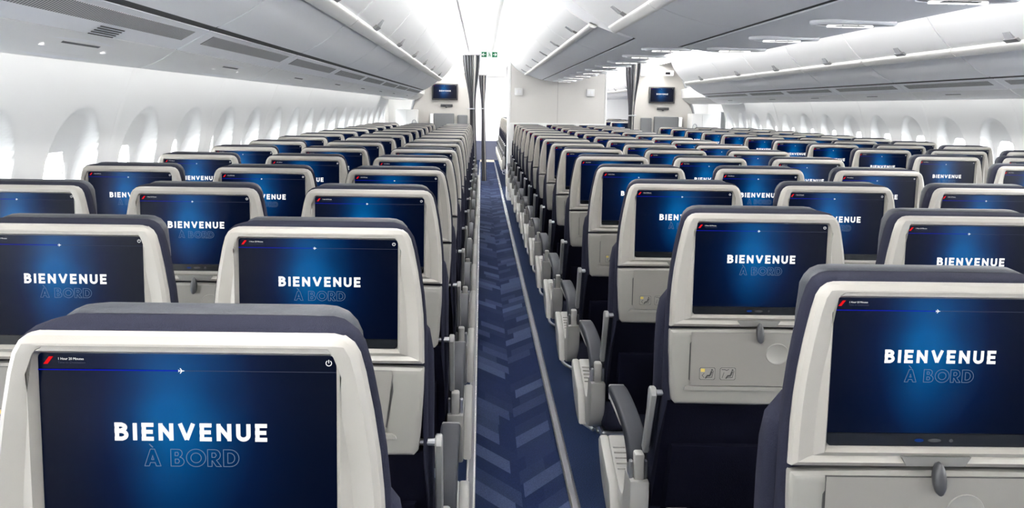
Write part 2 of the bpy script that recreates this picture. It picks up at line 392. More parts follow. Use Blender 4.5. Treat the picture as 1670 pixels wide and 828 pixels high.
# ================================================================ lights of the cabin
def led(name, pts, z0, z1, m_, label):
    mb = MB(); (xa, ya), (xb, yb) = pts
    mb.add([(xa, z0, H(ya)), (xb, z0, H(yb)), (xb, z1, H(yb)), (xa, z1, H(ya))], [(0, 1, 2, 3)])
    d = Vector((xb-xa, yb-ya)).normalized()*.0; 
    mb2 = MB(); n = Vector((-(yb-ya), xb-xa)).normalized()*.012
    mb2.loft([[(xa, z, H(ya)), (xb, z, H(yb)), (xb+n.x, z, H(yb+n.y)), (xa+n.x, z, H(ya+n.y))] for z in (z0, z1)])
    return tag(mb2.build(name, m_, smooth=0), label, 'light')
led('cove_light', ((XC-2.36, .165), (XC-2.30, .20)), NEAR+.1, 13.7, M['ledwall'], 'light strip washing the left window wall from above the panels')
led('cove_light', ((XC+2.30, .20), (XC+2.36, .165)), NEAR+.1, 13.7, M['ledwall'], 'light strip washing the right window wall from above the panels')
for s_, sn in ((-1, 'left'), (1, 'right')):
    led('ceiling_light', sorted(((XC+s_*1.615, .765), (XC+s_*1.665, .775))), NEAR+.1, 23, M['led'], 'cove light along the %s aisle ceiling above the wall bins' % sn)
    led('ceiling_light', sorted(((XC+s_*.700, .885), (XC+s_*.750, .880))), NEAR+.1, 23, M['led'], 'cove light along the %s aisle ceiling above the centre bins' % sn)
# ================================================================ overhead bins
ORD = ['nearest', 'second nearest', 'third nearest', 'fourth nearest', 'fifth nearest', 'sixth nearest', 'seventh nearest', 'eighth nearest', 'ninth nearest', 'tenth nearest', 'eleventh nearest', 'twelfth nearest', 'thirteenth nearest', 'fourteenth nearest', 'fifteenth nearest', 'sixteenth nearest']
OUT_DOOR = [(1.585, .72), (1.575, .70), (1.60, .63), (1.66, .54), (1.74, .45), (1.785, .415)]      # (a, y) upper, aisle-facing face
OUT_UND = [(1.825, .375), (1.87, .335), (1.93, .29), (1.985, .258), (2.030, .2375)]
def mir(s, pts): return [(XC+s*a, y) for a, y in pts]
def bin_unit(s, z0, z1, door, und, back, label, group, handle=True, name='overhead_bin', far=False, hfr=.42, lipw=.040):
    root = empty(name, (XC+s*und[0][0], z0, H(und[0][1]))); tag(root, label, 'overhead bin', group)
    ox, oz = XC+s*und[0][0], H(und[0][1])
    def sec(pts): return [(XC+s*a-ox, y+EYE-oz) for a, y in pts]
    L_ = z1-z0; g = .006
    def ex(pts, za, zb, nm, m_, rounded=False, smooth=40):
        mb = MB(); S_ = sec(pts); rows = [za, zb]
        mb.loft([[(x, z, h) for x, h in S_] for z in rows]); return mb.build(nm, m_, root, smooth)
    dsp = spline(door, 4); usp = spline(und, 4)
    # body: closed section door+underside+back
    ex(dsp+usp+back, g, L_-g, 'bin_body', M['bin'])
    # aisle-facing door skin, sitting proud of the body
    nrm = lambda pts, t: [(p[0]-t*.8, p[1]-t*.6) for p in pts]
    ex(ring([(p[0], p[1]) for p in dsp], -.0) if False else dsp+nrm(dsp, .006)[::-1], g*1.5, L_-g*1.5, 'door', M['bin_top'])
    # lip with handle rail between door and underside
    a0, y0 = door[-1]; a1, y1 = und[0]
    lip = [(a0-.004, y0+.004), (a0-.016, y0-.010), (a0-.012, y0-.026), (a1-.018, y1-.012), (a1-.004, y1-.008), (a1+.004, y1+.004)]
    lp = ex(spline(lip, 3)+[(a0+.01, y0+.005)], g, L_-g, 'lip_rail', M['lip'])
    if handle:
        zc = L_*.5; mb = MB()
        q = [(a0-.062, y0+.060), (a0-.030, y0+.012)]
        Q = sec(q); nx, nh = -s*.006, -.005
        mb.loft([[(Q[0][0], z, Q[0][1]), (Q[1][0], z, Q[1][1]), (Q[1][0]+nx*1.6, z, Q[1][1]+nh*1.6), (Q[0][0]+nx, z, Q[0][1]+nh)] for z in (zc-.035, zc+.035)])
        mb.build('handle', M['handle'], root)
        mb = MB(); q = sec([(a0-.030, y0+.014), (a0-.008, y0-.004)]); 
        mb.loft([[(q[0][0], z, q[0][1]), (q[1][0], z, q[1][1]), (q[1][0]-s*.010, z, q[1][1]-.008), (q[0][0]-s*.012, z, q[0][1]-.010)] for z in (zc-.06, zc+.06)])
        mb.build('handle_recess', M['seam'], root)
    return root
# passenger service strip under the outboard bins
def service(s, z0, z1, label, sign=True, vent=False):
    P0, P1, P2 = (2.05, .226), (2.16, .164), (2.275, .106)
    root = empty('service_panel', (XC+s*P0[0], z0, H(P0[1]))); tag(root, label, 'ceiling panel', 'service panels under the %s wall bins' % ('left' if s < 0 else 'right'))
    ox, oz = XC+s*P0[0], H(P0[1]); L_ = z1-z0
    def W_(a, y): return (XC+s*a-ox, y+EYE-oz)
    def ex(pts, za, zb, nm, m_, par=root):
        mb = MB(); mb.loft([[(W_(*p)[0], z, W_(*p)[1]) for p in pts] for z in (za, zb)]); return mb.build(nm, m_, par, 30)
    ex([P0, (P1[0]-.003, P1[1]+.002), (P1[0], P1[1]+.02), (P0[0]+.01, P0[1]+.03)], .005, L_-.005, 'inner_panel', M['bin'])
    ex([(P1[0]+.003, P1[1]), (2.20, .138), (2.24, .118), P2, (P2[0]+.012, P2[1]+.012), (P2[0]+.01, P2[1]+.06), (P1[0]+.01, P1[1]+.03)], .005, L_-.005, 'outer_panel', M['white'])
    ex([(P1[0]-.003, P1[1]+.006), (P1[0]+.003, P1[1]+.003), (P1[0]+.003, P1[1]+.03), (P1[0]-.003, P1[1]+.03)], 0, L_, 'seam_filler', M['seam'])
    def on(t, o=.0015):
        a = P0[0]+(P1[0]-P0[0])*t; y = P0[1]+(P1[1]-P0[1])*t; return (a-.47*o, y-.88*o)
    ex([on(.16), on(.56), on(.56, -.004), on(.16, -.004)], .09, L_-.09, 'air_grille', M['grille'])
    if vent:
        for k in range(5): q = .66+.07*k; ex([on(q), on(q+.028), on(q+.028, .0005), on(q, .0005)], .66, .80, 'vent_slot', M['groove'])
    if sign:
        def on2(t, o=.002):
            a = P1[0]+(P2[0]-P1[0])*t; y = P1[1]+(P2[1]-P1[1])*t; return (a-.45*o, y-.89*o)
        zc = L_*.56
        # scooped bay, sign plate and reading lights
        mb = MB(); pts = []
        for k in range(24):
            t = 2*PI*k/24; p = W_(*on2(.55+.40*math.sin(t)*(1 if True else 1), .003)); pts.append((p[0], zc+.26*math.cos(t), p[1]))
        mb.add(pts, [tuple(range(24))]); mb.build('light_bay', M['bin'], root, 0)
        ex([on2(.30, .005), on2(.72, .005), on2(.72, .001), on2(.30, .001)], zc-.10, zc+.10, 'sign_plate', M['greypanel'])
        for dz in (-.16, .16):
            mb = MB(); p = W_(*on2(.5, .007)); mb.disc((p[0], zc+dz, p[1]), .008, 'z', 14); mb.build('reading_light', M['spot'], root, 0)
    return root
bounds_L = [4.0+1.272*k for k in range(-3, 7)]; bounds_L[-1] = ZB
bounds_R = [4.12+1.272*k for k in range(-3, 7)]; bounds_R[-1] = ZB
BACK = [(2.06, .26), (2.30, .27), (2.50, .45), (2.4, .66), (2.0, .70), (1.60, .715)]
def vis(pts):
    return any(-5 < to_px(*p)[0] < 1675 and -5 < to_px(*p)[1] < 833 for p in pts if p[1] > .3)
for s, bl, nm in ((-1, bounds_L, 'left'), (1, bounds_R, 'right')):
    n = 0; n2 = 0
    for z0, z1 in zip(bl, bl[1:]):
        zz = [z0+(z1-z0)*k/8 for k in range(9)]
        if vis([(XC+s*a, z, H(y)) for z in zz for a, y in (OUT_DOOR[1], OUT_UND[0], OUT_UND[-1])]):
            bin_unit(s, z0, z1, OUT_DOOR, OUT_UND, BACK, '%s white overhead bin above the %s window seats' % (ORD[n], nm), 'bins along the %s wall' % nm); n += 1
        if vis([(XC+s*a, z, H(y)) for z in zz for a, y in ((2.05, .226), (2.275, .106))]):
            service(s, z0, z1, '%s vented service panel under the %s wall bins' % (ORD[n2], nm), vent=(s < 0 and abs(z0-1.456) < .1)); n2 += 1
    mb = MB(); extr([(XC+s*2.12, .34), (XC+s*2.14, .20), (XC+s*2.18, .155), (XC+s*2.275, .106), (XC+s*2.60, .100), (XC+s*2.72, .16), (XC+s*2.5, .45)], ZB+.01, ZF-.01, mb=mb); tn += 1; struct(mb.build('trim_%d' % tn, M['cabinet'], smooth=0))
    # dark shadow gap between bin and service strip, and continuation outside the frame as lining
    mb = MB(); extr([(XC+s*2.026, .2405), (XC+s*2.054, .2275), (XC+s*2.06, .26), (XC+s*2.03, .27)], bl[0], ZB, mb=mb); tn += 1; struct(mb.build('trim_%d' % tn, M['groove'], smooth=0))
    mb = MB(); extr(mir(s, OUT_DOOR+OUT_UND+[(2.275, .106), (2.30, .27), (2.5, .45), (2.4, .66), (2.0, .70), (1.60, .715)]), NEAR, bl[0]-.01, mb=mb); struct(mb.build('ceiling_rear_%s_lining' % nm, M['bin']))
# forward cabin bins on both sides (seen through the aisle gaps)
for s, nm in ((-1, 'left'), (1, 'right')):
    for k in range(4 if s > 0 else 0):
        z0 = 16.6+1.5*k
        bin_unit(s, z0, z0+1.49, OUT_DOOR, OUT_UND, BACK, '%s white overhead bin beyond the right aisle curtain' % ORD[k], 'bins beyond the right curtain')
# centre bins: section as a -> offset from centre, left half, then mirrored
C_DOOR = [(.79, .86), (.745, .72), (.66, .615), (.58, .56), (.525, .53)]
C_UND = [(.483, .513), (.40, .482), (.32, .455), (.255, .440)]
def centre_bin(z0, z1, left, und, right, label, grp, und_low):
    # left, und: lists of (X, y) in world x; right: rest of section going round to the top
    root = empty('centre_bin', (XC, z0, H(und[0][1]))); tag(root, label, 'overhead bin', grp)
    ox, oz = XC, H(und[0][1]); L_ = z1-z0
    def ex(pts, za, zb, nm, m_, sm=40, par=root):
        mb = MB(); mb.loft([[(x-ox, z, y+EYE-oz) for x, y in pts] for z in (za, zb)]); return mb.build(nm, m_, par, sm)
    l = spline(left, 4); u = spline(und, 4)
    ex(l+u+[(u[-1][0]+.02, u[-1][1]+.06), (XC, .75), (XC, .845), (left[0][0]+.02, .855)], .004, L_-.004, 'bin_body', M['bin'])
    ex(l+[(x-.005, y-.005) for x, y in l][::-1], .006, L_-.006, 'door', M['bin_top'])
    (a0, y0), (a1, y1) = left[-1], und[0]
    lip = [(a0-.004, y0+.006), (a0-.006, y0-.010), (a0+.004, y0-.024), (a1-.012, y1-.012), (a1, y1-.006), (a1+.010, y1+.004)]
    ex(spline(lip, 3)+[(a0+.01, y0+.006)], .004, L_-.004, 'lip_rail', M['lip'])
    # service strip of the centre bin and right half
    r = spline(und_low, 4); ex(r+[(x, y) for x, y in right]+[(XC, .845), (XC, .75), (und_low[0][0]+.01, und_low[0][1]+.05)], .0, L_, 'service_strip', M['bin'])
    zc = L_*.5; d = Vector((left[-1][0]-left[-2][0], left[-1][1]-left[-2][1])).normalized()
    p1 = Vector(left[-1])-d*.035; p0 = Vector(left[-1])-d*.095; nn = Vector((d.y, -d.x)); nn = nn if nn.y < 0 else -nn
    mb = MB(); mb.loft([[(p0.x-ox, z, p0.y+EYE-oz), (p1.x-ox, z, p1.y+EYE-oz), (p1.x+nn.x*.016-ox, z, p1.y+nn.y*.016+EYE-oz), (p0.x+nn.x*.010-ox, z, p0.y+nn.y*.010+EYE-oz)] for z in (zc-.035, zc+.035)])
    mb.build('handle', M['handle'], root)
    q1 = Vector(left[-1])-d*.004; q0 = Vector(left[-1])-d*.034
    mb = MB(); mb.loft([[(q0.x-ox, z, q0.y+EYE-oz), (q1.x-ox, z, q1.y+EYE-oz), (q1.x+nn.x*.009-ox, z, q1.y+nn.y*.009+EYE-oz), (q0.x+nn.x*.009-ox, z, q0.y+nn.y*.009+EYE-oz)] for z in (zc-.055, zc+.055)])
    mb.build('handle_recess', M['seam'], root)
    return root
def world(pts): return [(XC-a, y) for a, y in pts]
ZS = 5.34
far_left = world(C_DOOR); far_und = world(C_UND); far_low = [(.962, .437), (1.05, .420), (1.19, .412), (1.33, .412), (1.45, .432)]
far_right = [(1.673, .513), (1.77, .58), (1.86, .70), (1.965, .80), (1.97, .86)]
near_left = [(.40, .86), (.455, .76), (.578, .655), (.70, .57), (.785, .515)]
near_und = [(.835, .482), (.95, .440), (1.08, .408), (1.205, .388)]
near_low = [(1.245, .386), (1.32, .374), (1.45, .362), (1.60, .360), (1.72, .374)]
near_right = [(1.80, .41), (1.87, .50), (1.92, .64), (1.965, .80), (1.97, .86)]
for k, (z0, z1) in enumerate(((.25, 1.52), (1.52, 2.79), (2.79, 4.065), (4.065, ZS))):
    if k == 0: continue
    centre_bin(z0, z1, near_left, near_und, near_right, '%s broad overhead bin of the centre row, hanging lower' % ORD[k-1], 'broad bins over the near centre seats', near_low)
bz = [ZS+(ZW-ZS)*k/6 for k in range(7)]
for k in range(6):
    centre_bin(bz[k], bz[k+1], far_left, far_und, far_right, '%s slim overhead bin of the centre row before the bulkhead' % ORD[k], 'slim bins over the far centre seats', far_low)
mb = MB(); extr([(x, y) for x, y in near_left+near_und+near_low+near_right], NEAR, 1.515, mb=mb); struct(mb.build('ceiling_rear_centre_lining', M['bin']))
for (x, y, za, zb) in ((.955, .445, ZS, ZW), (1.225, .392, 1.52, ZS)):
    mb = MB(); mb.box(x-.008, x+.018, za, zb, H(y), H(y)+.02); tn += 1; struct(mb.build('trim_%d' % tn, M['groove'], smooth=0))
# light bays on the underside of the centre bins (one per seat row)
def bay(x0, x1, yl, z, label, big):
    root = empty('reading_light_unit', ((x0+x1)/2, z, H(yl))); tag(root, label, 'light', 'reading light units under the centre bins')
    hw = (x1-x0)/2; mb = MB(); n = 32
    rim = [(hw*1.02*math.cos(2*PI*k/n), .085*math.sin(2*PI*k/n), -.003) for k in range(n)]
    rim2 = [(x*.96, y*.90, -.009) for x, y, z_ in rim]; rim3 = [(x*.86, y*.72, -.009) for x, y, z_ in rim]; rim4 = [(x*.84, y*.68, -.004) for x, y, z_ in rim]
    base = [(x, y, .008) for x, y, z_ in rim]; mb.loft([base, rim, rim2, rim3, rim4], cap1=False); mb.build('bezel', M['bin'], root, 30)
    mb = MB(); mb.prism([(hw*.86*math.cos(2*PI*k/n), .060*math.sin(2*PI*k/n)) for k in range(n)], -.0065, -.0045, 'z'); mb.build('dark_recess', M['handle'], root, 0)
    for xa in (-.55, -.18, .19): mb = MB(); mb.box(hw*xa, hw*(xa+.33), .012, .036, -.0150, -.0062, .003, 2); mb.build('reading_light', M['spot'], root)
    mb = MB(); mb.box(-hw*.45, hw*.25, -.028, -.004, -.0145, -.0122, .001, 1); mb.build('sign_plate', M['greypanel'], root)
    return root
nb = 0
for k in range(16):
    z = 2.66+.787*k
    if z < ZS-.1: bay(1.32, 1.66, .3585, z, '%s reading light unit under the centre bins' % ORD[nb], True); nb += 1
    elif z < ZW-.3: bay(1.08, 1.42, .4075, z, '%s reading light unit under the centre bins' % ORD[nb], False); nb += 1
# ================================================================ screen artwork (all marks live in the screen mesh)
def strokes_letter(c):
    # stroke skeletons on a unit height, returned as (polylines, width); coordinates 0..w, 0..1
    t = .23; h = t/2
    if c == 'I': return [[(h, 0), (h, 1)]], t
    if c == 'E': return [[(h, 0), (h, 1)], [(0, 1-h*.85), (.58, 1-h*.85)], [(0, .5), (.54, .5)], [(0, h*.85), (.58, h*.85)]], .60
    if c == 'N': return [[(h, 0), (h, 1)], [(.74-h, 0), (.74-h, 1)], [(h*.9, .90), (.74-h*.9, .10)]], .74
    if c == 'V': return [[(.105, 1), (.42, .06)], [(.735, 1), (.42, .06)]], .84
    if c == 'U': return [[(h, 1)]+[(.36+(.36-h)*math.cos(a), .36+(.36-h*.9)*math.sin(a)) for a in [PI+PI*k/14 for k in range(15)]]+[(.72-h, 1)]], .72
    if c == 'B':
        up = [(0, 1-h*.8), (.34, 1-h*.8)]+[(.34+.17*math.sin(a), .745+.145*math.cos(a)) for a in [PI*k/10 for k in range(1, 10)]]+[(.34, .56), (0, .56)]
        lo = [(0, .53), (.36, .53)]+[(.36+.20*math.sin(a), .31+.20*math.cos(a)) for a in [PI*k/10 for k in range(1, 10)]]+[(.36, h*.8), (0, h*.8)]
        return [[(h, 0), (h, 1)], up, lo], .66
def ribbon(mb, pts, wd, P, mi, closed=False):
    pts = [Vector(p) for p in pts]; n = len(pts); L1 = []; L2 = []
    for i in range(n):
        a = pts[(i-1) % n] if (closed or i > 0) else pts[i]; b = pts[(i+1) % n] if (closed or i < n-1) else pts[i]
        d1 = (pts[i]-a); d2 = (b-pts[i]); d1 = d1.normalized() if d1.length > 1e-9 else d2.normalized(); d2 = d2.normalized() if d2.length > 1e-9 else d1
        t = (d1+d2); t = t.normalized() if t.length > 1e-6 else d1; nn = Vector((-t.y, t.x)); k = wd/2/max(.45, nn.dot(Vector((-d1.y, d1.x))))
        L1.append(P(pts[i]+nn*k)); L2.append(P(pts[i]-nn*k))
    m_ = n if closed else n-1
    mb.add(L1+L2, [(i, (i+1) % n, n+(i+1) % n, n+i) for i in range(m_)], mi)
def outlines(c):
    t = .22
    if c == 'A': return [[(0, 0), (.31, 1), (.53, 1), (.84, 0), (.60, 0), (.54, .2), (.30, .2), (.24, 0)], [(.36, .38), (.48, .38), (.42, .62)]], .84
    if c == 'B': return [[(0, 0), (0, 1), (.38, 1)]+[(.38+.21*math.sin(a), .76+.24*math.cos(a)) for a in [PI*k/8 for k in range(1, 8)]]+[(.46, .53)]+[(.42+.26*math.sin(a), .27+.27*math.cos(a)) for a in [PI*k/8 for k in range(1, 9)]],
                         [(t, .62), (t, .82), (.36, .82), (.40, .72), (.36, .62)], [(t, .18), (t, .42), (.38, .42), (.44, .3), (.38, .18)]], .70
    if c == 'O': return [[(.5+.5*math.cos(a), .5+.52*math.sin(a)) for a in [2*PI*k/26 for k in range(26)]], [(.5+.27*math.cos(a), .5+.29*math.sin(a)) for a in [2*PI*k/20 for k in range(20)]]], 1.0
    if c == 'R': return [[(0, 0), (0, 1), (.38, 1)]+[(.38+.28*math.sin(a), .68+.32*math.cos(a)) for a in [PI*k/8 for k in range(1, 7)]]+[(.45, .37), (.70, 0), (.44, 0), (.24, .34), (t, .34), (t, 0)], [(t, .54), (t, .80), (.38, .80), (.45, .67), (.38, .54)]], .72
    if c == 'D': return [[(0, 0), (0, 1), (.34, 1)]+[(.34+.46*math.sin(a), .5+.5*math.cos(a)) for a in [PI*k/12 for k in range(1, 13)]], [(t, .2), (t, .8), (.34, .8)]+[(.34+.24*math.sin(a), .5+.3*math.cos(a)) for a in [PI*k/8 for k in range(1, 9)]]], .82
def word(mb, text, xl, xr, y0, hgt, P, mi, fn, wd, gap=.17, o=.0):
    tot = 0; items = []
    for ch in text:
        if ch == ' ': tot += .42; continue
        g, w_ = fn(ch); items.append((g, tot)); tot += w_+gap
    tot -= gap; sx = (xr-xl)/tot
    for g, off in items:
        for pl in g:
            ribbon(mb, [(xl+(off+x)*sx, y0+y*hgt) for x, y in pl], wd*hgt, P, mi, closed=(fn is outlines))
def text_mesh(body, size):
    c = bpy.data.curves.new('t', 'FONT'); c.body = body; c.size = size; c.resolution_u = 2; o = bpy.data.objects.new('t', c)
    COL.objects.link(o); dg = bpy.context.evaluated_depsgraph_get(); me = bpy.data.meshes.new_from_object(o.evaluated_get(dg))
    v = [tuple(p.co) for p in me.vertices]; f = [tuple(p.vertices) for p in me.polygons]
    bpy.data.objects.remove(o); bpy.data.meshes.remove(me); return v, f
TXT1 = text_mesh('1 Hour 20 Minutes', .0042); TXT2 = text_mesh('Time to Destination', .0042)
SCR_MATS = None
def screen_art(mb, W_, Hh, k=1.0, small=True):
    """artwork on a plane facing -y; origin top centre of the display, x right, d down. slots: 0 display 1 white 2 outline 3 red 4 blue 5 grey"""
    r = .006*k; hw = W_/2
    pts = arc(-hw+r, -r, r, 180, 90, 4)+arc(hw-r, -r, r, 90, 0, 4)+[(hw, -Hh), (-hw, -Hh)]
    mb.add([(x, 0, z) for x, z in pts], [tuple(range(len(pts)))[::-1]], 0)
    P = lambda p: (p.x, -.0009, p.y)
    word(mb, 'BIENVENUE', -.0805*k, .0850*k, -.0972*k, .0195*k, P, 1, strokes_letter, .235, gap=.20)
    word(mb, 'A BORD', -.0490*k, .0540*k, -.1262*k, .0192*k, P, 2, outlines, .034, gap=.10)
    ribbon(mb, [(-.0435*k, -.1012*k), (-.0395*k, -.1052*k)], .0011*k, P, 2)
    ribbon(mb, [(-hw, -.0187*k), (-.010*k, -.0187*k)], .0011*k, P, 4); ribbon(mb, [(-.003*k, -.0187*k), (hw, -.0187*k)], .0006*k, P, 5)
    # red slanted mark
    mb.add([(x*k, -.0009, z*k) for x, z in ((-.1540, -.0125), (-.1495, -.0125), (-.1432, -.0042), (-.1477, -.0042))], [(3, 2, 1, 0)], 3)
    # small aeroplane
    x, z = -.0065*k, -.0187*k
    ap = [(.0034, 0), (.0026, .0005), (.0010, .0005), (-.0009, .0030), (-.0017, .0030), (-.0006, .0005), (-.0022, .0005), (-.0030, .0014), (-.0035, .0014), (-.0030, 0)]
    ap = ap+[(a, -b) for a, b in ap[-2:0:-1]]
    mb.add([(x+a*k, -.0010, z+b*k) for a, b in ap], [tuple(range(len(ap)))[::-1]], 1)
    # power symbol
    ribbon(mb, [(.1520*k+.0030*k*math.sin(a), -.0085*k+.0030*k*math.cos(a)) for a in [.55+(2*PI-1.1)*i/16 for i in range(17)]], .0008*k, P, 1)
    ribbon(mb, [(.1520*k, -.0085*k), (.1520*k, -.0048*k)], .0008*k, P, 1)
    if small:
        for (v, f), zz, mi in ((TXT1, -.0078, 1), (TXT2, -.0118, 5)):
            mb.add([(-.1385*k+p[0]*k*.86, -.0009, zz*k+p[1]*k*.9) for p in v], f, mi)
# ================================================================ the seat
ZSC = EYE-.2695; TH = .03; SW, SHT, SBZ = .32, .205, .2247
def back(x, d, o=0):  # point on the raked back plane: x across, d down from screen top, o towards the rear (camera)
    return (x, d*math.sin(TH)-o*math.cos(TH), ZSC-d*math.cos(TH)-o*math.sin(TH))
OUTL = [(-.024, .150), (-.0235, .158), (-.0205, .170), (-.013, .180), (-.002, .1865), (.02, .1925), (.064, .201), (.111, .208), (.152, .212), (.19, .214), (.235, .2150)]
def outline(inset=0, bottom=.235, top=-.024):
    """half outline as list of (x, d) : bottom left -> up -> top centre -> bottom right"""
    pts = []
    for d, hw in OUTL[::-1]:
        if d > bottom: continue
        pts.append((hw, d))
    ti = min(inset, .010+.14*max(0, inset-.010))
    L_ = [(-(w_-inset if inset < .02 else max(w_-inset, .1675-max(0, .012-d)*.6)), max(d, top+ti) if d < .02 else d) for w_, d in pts]
    tops = [(x, top+ti) for x in (-.10, -.05, 0, .05, .10)]
    R2 = [(-x, d) for x, d in L_[::-1]]
    return L_+tops+R2
NB = 9
def shell_loops():
    o0 = outline(0)
    def ring_(o, bot, y):
        b = [(o[-1][0]+(o[0][0]-o[-1][0])*k/(NB+1), bot) for k in range(1, NB+1)]
        q = [(o[0][0], bot)]+o[1:-1]+[(o[-1][0], bot)]+b
        return [back(x, d, y if not callable(y) else y(x, d)) for x, d in q]
    n = len(o0)
    r1 = ring_(outline(.004), .2545, -.040)
    r2 = ring_(o0, .2545, -.014)
    r3 = ring_(outline(.003), .2535, -.006)
    r4 = ring_(outline(.010), .246, 0.0)
    # ridge loop following the side, runs into the frame face
    def inner(hx, dt, db, rr, yv):
        m_ = len(outline(0)); half = len(OUTL)-0
        pts = []
        ls = len([1 for d, w_ in OUTL if d <= .235])
        # side points
        for k in range(ls-4): pts.append((-hx, db+(dt+rr-db)*k/(ls-5)))
        for k in range(1, 5): a = PI-(PI/2)*k/4; pts.append((-hx+rr+rr*math.cos(a), dt+rr-rr*math.sin(a)))
        top = [(x*(hx-rr)/.125 if abs(x) < .2 else x, dt) for x in (-.10, -.05, 0, .05, .10)]
        q = pts+top+[(-x, d) for x, d in pts[::-1]]
        q += [(q[-1][0]+(q[0][0]-q[-1][0])*k/(NB+1), db) for k in range(1, NB+1)]
        return [back(x, d, yv if not callable(yv) else yv(x, d)) for x, d in q]
    r5 = []
    oo = outline(.026)
    q = ring_(oo, .240, lambda x, d: .0005-.005*smooth01((d-.03)/.10))
    r5 = q
    r5b = ring_(outline(.034), .238, lambda x, d: .0-.006*smooth01((d-.03)/.10))
    r6 = inner(SW/2+.006, -.006, .2305, .010, 0.0)
    r7 = inner(SW/2+.001, -.001, .2258, .007, -.009)
    r8 = inner(SW/2, 0, SBZ, .006, -.016)
    return [r1, r2, r3, r4, r5, r5b, r6, r7, r8]
def cushion(name, tab, top, bot, ys, mat_, parent, shear=None, n_top=9):
    """loft of an outline (half width by depth d) through several y stations (y, inset)"""
    mb = MB(); loops = []
    ds = sorted(set([t[0] for t in tab]))
    for st in ys:
        yy, ins = st[0], st[1]; it = st[2] if len(st) > 2 else ins; side = []
        for d in ds:
            hw = interp(tab, d)-ins; dd = d+it if d < .0 else (max(d, it) if d < .1 else min(d, bot-it)); side.append((hw, dd))
        L_ = [(-h, d) for h, d in side[::-1]]; hw0 = side[0][0]
        tops = [(-hw0+2*hw0*k/(n_top+1), top+it) for k in range(1, n_top+1)]
        R2 = [(-x, d) for x, d in L_[::-1]]; hb = side[-1][0]
        bots = [(hb-2*hb*k/4, bot-it) for k in range(1, 4)]
        q = L_+tops+R2+bots
        loops.append([back(x, d, -yy-(shear(d) if shear else 0)) for x, d in q])
    mb.loft(loops); return mb.build(name, mat_, parent, 50)
def build_seat():
    root = empty('airline_seat')
    P = {}
    # --- upper shell with frame around the screen
    mb = MB(); mb.loft(shell_loops(), cap0=True, cap1=True); up = mb.build('seatback_shell', M['shell'], root, 28)
    # --- screen
    mb = MB(); screen_art(mb, SW, SHT); mb.recalc = False
    sc = mb.build('screen', [M['screen'], M['txt'], M['outline'], M['red'], M['blueline'], M['greyline']], root, 0)
    p = back(0, 0, -.0135); sc.location = p; sc.rotation_euler = (-TH*-1, 0, 0) if False else (TH, 0, 0)
    mb = MB(); hw = SW/2; pts = [(-hw, .2055), (hw, .2055)]+[(x+0, d) for x, d in [(hw, SBZ-.005), (hw-.005, SBZ), (-hw+.005, SBZ), (-hw, SBZ-.005)]]
    mb.loft([[back(x, d, -.015) for x, d in pts], [back(x, d, -.0115) for x, d in pts]]); bz = mb.build('screen_bezel', M['bezel'], sc, 0)
    bz.parent = root
    mb = MB()
    for x, w_, mi in ((-.021, .007, 1), (.002, .010, 0), (.027, .003, 0)):
        c = [back(x+(w_*math.cos(2*PI*k/16)), .2155+.0026*math.sin(2*PI*k/16), -.0109) for k in range(16)]
        c2 = [back(x+(w_*1.0*math.cos(2*PI*k/16)), .2155+.0026*math.sin(2*PI*k/16), -.0118) for k in range(16)]
        mb.loft([c2, c], mi=mi)
    mb.build('socket', [M['latch'], M['ports']], root, 30)
    # --- latch pocket and latch
    mb = MB(); q = [(-.052, .236), (.052, .236), (.044, .250), (-.044, .250)]
    mb.loft([[back(x, d, -.004) for x, d in q], [back(x, d, .0012) for x, d in q]]); mb.build('latch_pocket', M['latch_pale'], root, 0)
    mb = MB(); loops = []
    for o_, sc_ in ((.002, .8), (.010, 1), (.016, 1), (.019, .8), (.020, .4)):
        ring_ = []
        for k in range(20):
            t = 2*PI*k/20; dd = .262+.024*sc_*math.sin(t)+ .001; xx = (.0088-.0016*math.sin(t)*-1)*sc_*math.cos(t); ring_.append(back(xx, dd, o_+.004*(dd-.25)/.03))
        loops.append(ring_)
    mb.loft(loops); mb.build('latch', M['latch'], root, 50)
    # --- lower shell with tray
    lo = [(-.2135, .262), (-.2150, .266), (-.214, .32), (-.209, .40), (-.204, .440), (-.196, .449), (0, .451), (.196, .449), (.204, .440), (.209, .40), (.214, .32), (.2150, .266), (.2135, .262), (0, .2585)]
    def sc2(pts, ins): return [(x-math.copysign(ins, x) if x else 0, d+(ins if d < .3 else -ins if d > .42 else 0)) for x, d in pts]
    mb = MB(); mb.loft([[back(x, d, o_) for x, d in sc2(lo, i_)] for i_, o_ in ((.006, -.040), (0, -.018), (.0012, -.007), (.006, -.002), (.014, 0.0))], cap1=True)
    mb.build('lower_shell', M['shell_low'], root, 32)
    # tray recess rim (raised frame) and tray table
    tr = [(-.1600, .2690), (.1470, .2690), (.1480, .2750), (.1330, .3860), (.1290, .3925), (-.1540, .3935), (-.1600, .3880)]
    def grow(g, pts=tr): 
        cx, cy = -.008, .33; return [(x+math.copysign(g, x-cx), d+math.copysign(g, d-cy)) for x, d in pts]
    mb = MB(); mb.loft([[back(x, d, o_) for x, d in grow(g)] for g, o_ in ((.0022, -.004), (.0022, .0008), (.0006, .0008), (.0006, -.004))], cap0=False, cap1=False)
    mb.build('tray_gap', M['groove'], root, 0)
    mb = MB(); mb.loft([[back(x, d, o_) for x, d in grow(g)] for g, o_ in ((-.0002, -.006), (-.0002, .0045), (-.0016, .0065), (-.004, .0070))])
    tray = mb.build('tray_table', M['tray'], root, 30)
    mb = MB()   # ledge bulging under the tray
    q = [(-.170, .4000), (.150, .4000), (.158, .4040), (.160, .4100), (-.176, .4100), (-.174, .4040)]
